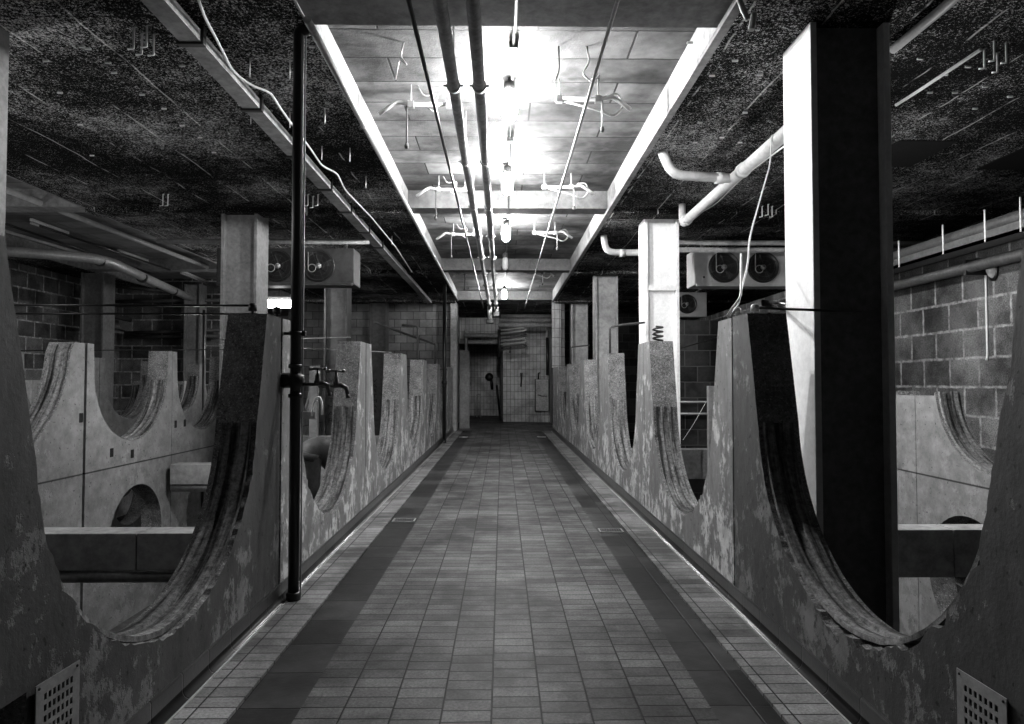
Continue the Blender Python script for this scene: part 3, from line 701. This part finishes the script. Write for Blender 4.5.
# ------------------------------------------------------------------ evaporators
def evaporator(loc, w, h, d, fx, fr, label, mat='alu'):
    t = thing('evaporator', label, 'fan unit', loc, 'cooling fan units')
    bm = bmesh.new(); box(bm, -w/2, w/2, 0, d, -h/2, h/2, bev=.015); box(bm, -w/2+.02, w/2-.02, -.06, .02, -h/2-.03, -h/2+.02, bev=.01); obj('casing', bm, mat, t)
    for x in fx:
        bm = bmesh.new(); lathe(bm, [(fr-.03, -.004), (fr, -.03), (fr+.02, -.03), (fr+.02, 0), (fr, .0), (0, -.002)], (x, 0, 0), 32, 'Y')
        f = obj('fan', bm, 'black', t)
        bm = bmesh.new()
        for j in range(5):
            a = j*2*pi/5; c, s_ = cos(a), sin(a); c2, s2 = cos(a+.55), sin(a+.55)
            v = [(x+c*.05, -.010, s_*.05), (x+c*fr*.9, -.012, s_*fr*.9), (x+c2*fr*.9, -.03, s2*fr*.9), (x+c2*.05, -.03, s2*.05)]
            vv = [bm.verts.new(q) for q in v] + [bm.verts.new((q[0], q[1]-.004, q[2])) for q in v]
            for q in ((0, 1, 2, 3), (4, 7, 6, 5), (0, 4, 5, 1), (1, 5, 6, 2), (2, 6, 7, 3), (3, 7, 4, 0)): bm.faces.new([vv[i] for i in q])
        obj('blades', bm, 'black', f)
        bm = bmesh.new(); lathe(bm, [(0, -.075), (.035, -.07), (.05, -.035), (.05, -.01), (0, -.01)], (x, 0, 0), 16, 'Y'); obj('hub', bm, 'galv', f)
        bm = bmesh.new()
        for rr in (fr*.98, fr*.7, fr*.42):
            tube(bm, [(x+cos(a)*rr, -.085, sin(a)*rr) for a in [2*pi*i/28 for i in range(29)]], .003, 5, cap=False)
        for j in range(4):
            a = j*pi/2+.4; tube(bm, [(x+cos(a)*fr, -.03, sin(a)*fr), (x+cos(a)*fr*.98, -.085, sin(a)*fr*.98), (x, -.09, 0)], .003, 5)
        obj('guard', bm, 'steel_dark', f)
        obj('cable_loop', TU([(x-.17, -.1, fr*.9), (x-.17, -.1, -.03)] + [(x-.10+cos(a)*.07, -.1, -.05+sin(a)*.07) for a in [pi+2*pi*i/14 for i in range(16)]], .008, 6), 'galv', f)
    for x in (-w/2+.18, w/2-.18):
        bm = bmesh.new(); tube(bm, [(x, .2, h/2), (x, .2, ZS-loc[2])], .012, 6); tube(bm, [(x-.08, .2, h/2+.02), (x+.08, -.02, h/2+.12)], .015, 6)
        obj('hanger', bm, 'galv', t)
    bm = bmesh.new(); lathe(bm, [(0, -.01), (.02, -.01), (.02, 0), (0, 0)], (-w/2+.17, 0, -h*.28), 10, 'Y'); obj('screw_cap', bm, 'black', t)
    return t
evaporator((4.72, 12.45, 3.73), 2.36, .66, .55, (-.64, .08, .80), .27, 'wide twin-fan cooling unit hanging in right aisle beside white column')
evaporator((5.22, 18.9, 3.80), .98, .66, .5, (-.07,), .25, 'smaller far cooling unit below and behind the right twin-fan unit')
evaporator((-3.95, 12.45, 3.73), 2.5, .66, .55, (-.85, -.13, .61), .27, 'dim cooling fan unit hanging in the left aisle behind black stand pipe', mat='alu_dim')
for i, (z, x0, x1, y, lb) in enumerate(((4.13, 3.0, 8.5, 12.3, 'pale horizontal pipe over the right-hand fan unit'), (3.98, 3.0, 8.5, 12.2, 'second horizontal pipe right on top of right fan unit'),
                                       (4.13, -6.2, -2.4, 12.3, 'horizontal pipe over the left-hand fan unit'))):
    o = obj('cross_pipe', TU([(x0, y, z+(.02)), (x1, y, z+.02)], .045, 12), 'pipe'); tag(o, lb, 'pipe')
# thin wires above the second right pier
wire('hanging_wire', [P(772, 135, 6.6), P(770, 165, 6.6), P(757, 210, 6.0), P(749, 240, 5.6), P(748, 265, 5.3), P(741, 290, 5.0), P(739, 303, 4.9), P(731, 316, 4.75)], .007, 'wire', 'long thin pale wire hanging down to the nearest right pier', fil=.2)
wire('hanging_wire', [P(741, 254, 5.2), P(741, 296, 4.95), P(727, 316, 4.8)], .008, 'wire', 'straight pale wire dropping onto nearest right pier, left of the long one', fil=.05)
def insul(x, y, z, label, grp=None, mat='galv'):
    t = thing('tie_rod_post', label, 'post', (x, y, z), grp)
    obj('post', TU([(0, 0, -.005), (0, 0, .07)], .012, 8), mat, t)
    bm = bmesh.new(); lathe(bm, [(0, -.02), (.03, -.02), (.03, .02), (.018, .035), (0, .035)], (0, 0, .05), 12); obj('cap', bm, mat, t)
insul(XR+.06, 5.05, ZT, 'small bent wire post on left of nearest right pier', mat='galv')
insul(XR+.12, 4.85, ZT, 'small stub post in middle of the nearest right pier')
insul(XL-.14, 4.86, ZT, 'small dark post on top of nearest left pier, holding rods', mat='black')
insul(XL-.04, 5.08, ZT, 'tiny post near the walkway edge of nearest left pier', mat='black')
# tie rods across the aisles
for i, (z, y, lb) in enumerate(((2.15, 4.86, 'thin dark tie rod stretched left from nearest left pier, upper one'), (2.10, 4.96, 'thin dark tie rod stretched left from nearest left pier, lower one'))):
    wire('tie_rod', [(XL-.14, y, z), (-5.2, y, z)], .008, 'black', lb, 'rod')
wire('tie_rod', [(XR+.14, 4.88, 2.14), (2.2, 4.9, 2.13), (2.62, 4.93, 2.12)], .010, 'black', 'dark tie rod from nearest right pier across big column side', 'rod')
for i, (dz, dy, lb) in enumerate(((.13, 9, 'upper'), (.09, 9, 'middle'), (.05, 9, 'lower'))):
    wire('tie_wire', [(XR+.12, 4.7, ZT+.05+dz*.3), (4.9+i*.2, dy+2, 2.45+dz*3)], .012, 'black', '%s of the dark rods fanning from nearest right pier under fan unit' % lb, 'rod')
wire('tie_wire', [(RX+.35, 11.75, 2.15), (5.6, 13.2, 2.92)], .012, 'black', 'dark rod rising right from the white column under the far fan unit', 'rod')
wire('tie_rod', [(-6.5, 9.0, 2.02), (-1.9, 9.0, 2.05)], .007, 'black', 'thin rod over second row of left aisle cradles', 'rod')
wire('tie_rod', [(XL-.1, 7.8, 2.12), (-4.4, 10.4, 2.25)], .007, 'galv', 'thin pale rod running left from second left pier', 'rod')
wire('tie_rod', [(XL-.1, 10.7, 2.08), (-3.3, 8.0, 2.05)], .006, 'galv', 'thin pale rod between second and third left piers', 'rod')
# spring on second right pier
t = thing('coil_spring', 'black coil spring standing on the second right-hand pier', 'spring', (XR+.14, 7.98, ZT))
bm = bmesh.new(); tube(bm, [(cos(a)*.055, sin(a)*.055, .02+a*.0082) for a in [i*.35 for i in range(60)]], .012, 8); obj('coil', bm, 'black', t)
obj('base_plate', BX(-.05, .05, -.05, .05, 0, .012), 'black', t)
# bent tubes on piers
def bent(pts, label, mat='steel_dark', r=.018):
    wire('bent_tube', pts, r, mat, label, 'pipe', fil=.06, seg=10, group='bent tubes standing on the piers')
bent([(XR+.04, 10.9, ZT), (XR+.04, 10.9, 2.5), (XR+.30, 10.9, 2.54), (XR+.60, 10.9, 2.57)], 'bent dark tube rising from third right-hand pier toward the white column')
bent([(XR+.04, 17.1, ZT), (XR+.04, 17.1, 2.5), (XR+.35, 17.0, 2.53), (XR+.5, 17.0, 2.54)], 'small bent tube on fifth right-hand pier')
bent([(XL-.06, 17.3, ZT), (XL-.06, 17.3, 2.58), (XL-.6, 16.6, 2.75), (XL-1.3, 15.7, 3.0)], 'bent dark tube at the fifth left-hand pier, reaching up to left', r=.03)
bent([(XL-.12, 14.2, ZT), (XL-.12, 14.2, 2.78), (XL-.45, 14.2, 2.80)], 'bent dark tube rising from the fourth left-hand pier', r=.025)
# clutter seen through the left cradles
t = thing('duct_elbow', 'fat round duct elbow lying beyond the second left cradle', 'duct', (0, 0, 0))
obj('tube', TU([(P(307, 490, 8.8).x, 8.8, ZA), P(307, 490, 8.8), P(309, 452, 8.8), P(322, 448, 8.9), P(335, 462, 9.1)], .16, 20, fil=.16), 'steel_black', t)
obj('flange', TU([P(306, 458, 8.8), P(308, 451, 8.8)], .185, 20), 'steel_black', t)
wire('hose_hoop', [P(312, 416, 5.9), P(313, 405, 5.9), P(316, 398, 5.9), P(320, 397, 5.9), P(322, 403, 5.9), P(322, 415, 5.9)], .009, 'wire', 'thin pale hoop of hose below the taps', 'hose', fil=.04)
o = obj('bracket_bar', BX(-1.98-.35, -1.98+.1, 6.9, 6.95, 1.24, 1.31), 'conc_beam'); tag(o, 'short pale horizontal bar behind the hose hoop', 'bar')
o = obj('timber_post', BX(-2.75, -2.64, 9.8, 9.9, ZA, 1.75), 'conc_beam'); tag(o, 'light upright post behind the taps in left aisle', 'post')
# clutter seen through the right cradles
for i, z in enumerate((1.18, .95)):
    o = obj('wall_rail', TU([(2.9, 13.3, z+.05), (5.9, 13.3, z+.05)], .02, 8), 'galv'); tag(o, '%s thin rail on the dark partition behind the white column' % ('upper' if not i else 'lower'), 'rail')
o = obj('timber_post', BX(3.52, 3.66, 11.6, 11.7, ZA, 1.55), 'conc'); tag(o, 'pale upright post behind gap between first and second right piers', 'post')
wire('slack_wire', [P(683, 440, 11), P(693, 425, 11), P(706, 402, 11)], .003, 'wire', 'slack pale wire leaning across the gap between right piers', 'wire')
# ------------------------------------------------------------------ left aisle services
t = thing('insulated_pipe', 'long shiny insulated pipe bending below ceiling of the left aisle', 'pipe')
pp = [P(-60, 250, 12.0), P(5, 251, 12.0), P(92, 258, 12.2), P(110, 262, 12.6), P(190, 298, 17.5)]
obj('tube', TU(pp, .09, 18, fil=.5), 'galv', t)
for q in ((100, 260.5, 12.4), (142, 277.5, 14.2), (173, 291, 16.2)):
    p = P(*q); d = (pp[4]-pp[3]).normalized()*.04; obj('band', TU([p-d, p+d], .105, 18), 'black', t)
for i, (a, b, r, m, lb) in enumerate((((0, 187.5, 8.9), (215, 270, 26), .045, 'pvc', 'pale straight pipe under the raised ceiling of left aisle'),
                                     ((0, 229.5, 13.0), (90, 256, 17.5), .03, 'pvc', 'thin pale conduit above the insulated pipe'),
                                     ((0, 222, 12.5), (150, 273, 24), .02, 'black', 'thin dark conduit beside the unlit tubes'),
                                     ((40, 226, 11.5), (170, 270, 22), .02, 'black', 'second thin dark conduit nearer the walkway, left aisle'))):
    zz = 4.36-.07*i; wire('aisle_pipe', [(*pc(a[0], a[1], zz), zz), (*pc(b[0], b[1], zz), zz)], r, m, lb, 'pipe', seg=10)
for i, (a, b) in enumerate((((31, 223, 12.6), (68, 236, 13.9)), ((118, 253, 16), (150, 264, 17.6)), ((181, 273, 19), (208, 284, 21)))):
    t = thing('fluorescent_batten', '%s unlit tube lamp under the left aisle ceiling' % ('nearest', 'middle', 'farthest')[i], 'lamp', group='unlit tubes in the left aisle')
    A_, B_ = Vector((*pc(a[0], a[1], 4.45), 4.45)), Vector((*pc(b[0], b[1], 4.45), 4.45))
    obj('tube', TU([A_, B_], .022, 10), 'unlit', t); u = Vector((0, 0, .06)); obj('housing', TU([A_+u, B_+u], .035, 4), 'white', t)
for i, (a, b, r) in enumerate((((105, 285, 18), (180, 293, 19), .05), ((98, 313, 17.5), (130, 320, 19.2), .06), ((125, 333, 19.2), (222, 330, 19.2), .05), ((125, 337, 19.2), (222, 336, 19.2), .05), ((96, 325, 17), (124, 331, 19), .03), ((100, 302, 19), (222, 300, 19), .05), ((100, 306, 19), (222, 306, 19), .04))):
    wire('aisle_pipe', [P(*a), P(*b)], r, 'steel_dark', 'dark service pipe %s on far left wall' % ('nearest the ceiling', 'with pale end', 'upper of the level pair', 'lower of the level pair', 'thin and slanting', 'just below the ceiling', 'beneath the ceiling one')[i], 'pipe', seg=10)
wire('drain_riser', [(P(204, 385, 14).x, 14, ZA), P(204, 310, 14)], .025, 'black', 'thin black upright pipe right of far dark column', 'pipe', seg=8)
# lit work lamp in the left aisle
t = thing('tube_lamp', 'blazing tube lamp glimpsed in the left aisle behind the black stand pipe', 'lamp')
p = P(279, 304, 16.0)
obj('tube', TU([p-Vector((.33, 0, 0)), p+Vector((.33, 0, 0))], .09, 12), 'lit_small', t)
obj('housing', BX(p.x-.4, p.x+.4, p.y-.06, p.y+.06, p.z+.095, p.z+.16), 'white', t)
obj('hanger', TU([p+Vector((0, 0, .16)), (p.x, p.y, ZS)], .01, 6), 'steel_dark', t)
def fill(name, loc, e, label, r=.12, stand=False):
    """unseen fill lamp added to light the aisles, shaped as a bulkhead fitting"""
    t = thing(name, label, 'lamp', loc, 'added fill lamps in the aisles')
    bm = bmesh.new(); lathe(bm, [(0, 0), (.12, 0), (.12, -.04), (.09, -.05), (0, -.05)]); obj('base', bm, 'steel_dark', t)
    bm = bmesh.new(); lathe(bm, [(0, -.05), (.085, -.05), (.085, -.09), (.05, -.13), (0, -.14)]); obj('glass', bm, 'lit_small', t)
    if stand:
        obj('stand', TU([(.14, 0, -.02), (.14, 0, ZA-loc[2])], .015, 8), 'steel_dark', t); obj('arm', TU([(0, 0, -.01), (.14, 0, -.02)], .012, 6), 'steel_dark', t)
        obj('foot', BX(0, .28, -.14, .14, ZA-loc[2], ZA-loc[2]+.02, bev=.005), 'steel_dark', t)
    else:
        obj('stem', TU([(0, 0, 0), (0, 0, ZS-loc[2])], .012, 6), 'steel_dark', t)
    l = bpy.data.lights.new('lamp_light', 'POINT'); l.energy = e; l.shadow_soft_size = r
    lo = bpy.data.objects.new('lamp_light', l); COL.objects.link(lo); lo.parent = t; lo.location = (0, 0, -.28)
l = bpy.data.lights.new('lamp_light', 'POINT'); l.energy = 40; l.shadow_soft_size = .1
lo = bpy.data.objects.new('lamp_light', l); COL.objects.link(lo); lo.location = p + Vector((0, 0, -.2)); lo.parent = t
fill('standing_fill_lamp', (-3.15, 8.35, 1.75), 40, 'added standing fill lamp in the left aisle, hidden behind nearest left cradle pier', stand=True)  # lamp on a stand added for its light, unseen behind the pier
fill('fill_lamp', (-3.3, 4.2, 2.7), 4, 'added fill lamp hanging in the left aisle outside the frame')  # this and the next three are added to brighten the aisles
fill('fill_lamp', (-5.4, 5.7, 2.7), 60, 'added fill lamp between second and third cradle rows, outside the frame')
fill('fill_lamp', (3.5, 6.7, 2.9), 85, 'added fill lamp in the right aisle hidden behind the big column')
fill('fill_lamp', (-8.6, 7.5, 3.4), 40, 'added fill lamp beyond the left edge over outer rows')
# ------------------------------------------------------------------ right wall services
t = thing('cable_tray', 'long metal trunking on hangers along the top of right block wall', 'trunking')
bm = bmesh.new(); box(bm, 5.35, 5.62, 3, 12.1, 3.16, 3.20); box(bm, 5.35, 5.365, 3, 12.1, 3.16, 3.28); box(bm, 5.605, 5.62, 3, 12.1, 3.16, 3.28); obj('tray', bm, 'steel_dark', t)
obj('pipe', TU([(5.5, 3, 3.36), (5.5, 12.1, 3.36)], .08, 14), 'steel_dark', t)
for i in range(9):
    y = 6.0+i*.72+(.2 if i % 3 == 1 else 0); obj('hanger', TU([(5.35, y, 3.16), (5.35, y, 3.52), ], .010, 6), 'wire', t)
t = thing('under_pipe', 'dark pipe below the trunking on the right block wall', 'pipe')
obj('tube', TU([(5.78, 3, 3.03), (5.78, 26, 3.03)], .07, 14), 'steel_dark', t)
for i in range(7):
    y = 6.2+i*2.1; obj('bracket', BX(5.72, 5.995, y, y+.05, 2.93, 3.12), 'black', t)
p = P(997, 262, 8.1)
t = thing('wall_lamp', 'small oval unlit lamp on the right block wall', 'lamp', (6.0, 8.2, 2.98))
bm = bmesh.new(); lathe(bm, [(0, -.0), (.075, -.0), (.08, -.02), (.06, -.06), (.03, -.09), (0, -.1)], (0, 0, 0), 20, 'X'); bmesh.ops.scale(bm, vec=(1, .8, 1.4), verts=bm.verts); obj('glass', bm, 'unlit', t)
bm = bmesh.new(); lathe(bm, [(0, -.03), (.1, -.03), (.1, 0), (0, 0)], (0, 0, 0), 20, 'X'); bmesh.ops.scale(bm, vec=(1, .8, 1.4), verts=bm.verts); obj('base', bm, 'black', t)
wire('wall_wire', [(5.985, 8.33, 3.1), (5.985, 8.33, 1.95), (5.975, 8.33, 1.88)], .012, 'wire', 'thin white wire hanging straight down beside the oval wall lamp', 'wire', fil=.03)
# ------------------------------------------------------------------ services over the end wall
for i, (x0, x1, y, z, r, lb) in enumerate(((-.05, 1.9, 26.5, 4.20, .075, 'topmost'), (-.1, 1.9, 26.3, 4.02, .08, 'middle'), (-.15, 1.9, 26.1, 3.82, .09, 'lowest'))):
    o = obj('end_pipe', TU([(x0, y, z-.08*0), (x1, y, z)], r, 12), 'pipe'); tag(o, '%s of three level pipes above the white tiled end wall' % lb, 'pipe')
for i, (x0, x1, y, z, r) in enumerate(((-1.5, -.15, 27.5, 3.52, .09), (-1.85, .0, 28.0, 3.27, .08))):
    o = obj('end_pipe', TU([(x0, y, z), (x1, y, z)], r, 12), 'pipe'); tag(o, ('upper' if not i else 'lower')+' level pipe over the dim recess at end of the walkway', 'pipe')
t = thing('tube_coil', 'stack of bent bare tubes sticking out over the white tiled wall', 'tube coil')
for i in range(4):
    z = 3.66-.21*i; obj('tube', TU([(-.05, 25.8, z-.06), (.82, 25.6, z+.02), (.92, 25.5, z-.05), (.82, 25.5, z-.11), (-.05, 25.7, z-.19)], .032, 10, fil=.1), 'galv' if i % 2 == 0 else 'steel_dark', t)
obj('post', TU([(-.1, 25.8, 3.62), (-.1, 25.8, 2.6)], .06, 10), 'black', t)
obj('drop', TU([(.32, 25.6, 2.95), (.30, 25.6, 2.72)], .04, 8), 'black', t)
t = thing('end_riser', 'upright pipe on the right of the tiled end wall, pale above and dark below', 'pipe')
obj('upper_tube', TU([(1.78, 27.0, 4.28), (1.78, 27.0, 3.4)], .035, 10), 'pvc', t)
obj('lower_tube', TU([(1.80, 27.0, 3.4), (1.80, 27.0, 1.9)], .065, 10), 'black', t)
o = obj('edge_post', TU([(-.02, 28.1, 3.3), (-.02, 28.1, .1)], .05, 8), 'steel_dark'); tag(o, 'dark upright pipe on the edge between recess and white tiled wall', 'pipe')
o = obj('edge_post', TU([(-1.45, 27.6, 3.8), (-1.45, 27.6, 2.6)], .05, 8), 'pvc'); tag(o, 'short pale upright on the left of the end recess', 'pipe')
o = obj('floor_pipe', TU([(-.1, 33.0, .1), (-.25, 32.6, 1.5)], .05, 8), 'black'); tag(o, 'dark pipe leaning in the recess beside its right edge', 'pipe')
o = obj('floor_rail', TU([(-1.1, 30, .1), (-1.1, 30, 1.1), (-.95, 30, 1.1), (-.95, 30, .1)], .03, 8, fil=.05), 'pipe'); tag(o, 'low hoop rail in the dim recess', 'rail')
# ------------------------------------------------------------------ perforated plates on the cradle feet
def plate(loc, w, h, rot, label):
    t = thing('perforated_plate', label, 'grille', loc); t.rotation_euler = rot
    nx, nz = 7, 9; loops = [[(0, 0), (w, 0), (w, h), (0, h)]]
    mx = .035; sx = (w-2*mx)/nx; sz = (h-2*mx)/nz
    for i in range(nx):
        for j in range(nz):
            a, b = mx+i*sx+sx*.2, mx+j*sz+sz*.2; loops.append([(a, b), (a+sx*.6, b), (a+sx*.6, b+sz*.6), (a, b+sz*.6)])
    bm = bmesh.new(); V = []
    for x in (0, -.004):
        V.append([[bm.verts.new((x, p[0], p[1])) for p in l] for l in loops])
        flat = [v for l in V[-1] for v in l]
        for q in tessellate_polygon([[Vector((p[0], p[1], 0)) for p in l] for l in loops]):
            try: bm.faces.new([flat[i] for i in q])
            except ValueError: pass
    for a, b in zip(*V):
        for i in range(len(a)): j = (i+1) % len(a); bm.faces.new((a[i], a[j], b[j], b[i]))
    obj('mesh_plate', bm, 'galv', t)
    obj('backing', BX(-.012, -.008, .01, w-.01, .01, h-.01), 'void', t)
    bm = bmesh.new()
    for y in (.015, w-.015):
        for z in (.015, h-.015): lathe(bm, [(0, 0), (.006, 0), (.004, .003), (0, .004)], (0, y, z), 8, 'X')
    obj('screws', bm, 'black', t)
plate((XL+.02, 2.42, .13), .23, .42, (0, 0, -.04), 'perforated metal plate askew beside black opening in nearest left cradle')
t2 = plate((XR-.013, 2.53, .13), .25, .42, (0, 0, pi), 'perforated metal plate on the foot of nearest right cradle')
# the dark socket behind the opening
# ------------------------------------------------------------------ world and view
w = bpy.data.worlds.new('world'); scene.world = w; w.use_nodes = True
bg = w.node_tree.nodes['Background']; bg.inputs[0].default_value = (1, 1, 1, 1); bg.inputs[1].default_value = .01
vs = scene.view_settings; vs.view_transform = 'Standard'; vs.look = 'None'; vs.gamma = 1; vs.use_curve_mapping = False; vs.exposure = .3
scene.display_settings.display_device = 'sRGB'
scene.cycles.use_denoising = True
scene.cycles.max_bounces = 6
scene.cycles.use_adaptive_sampling = True
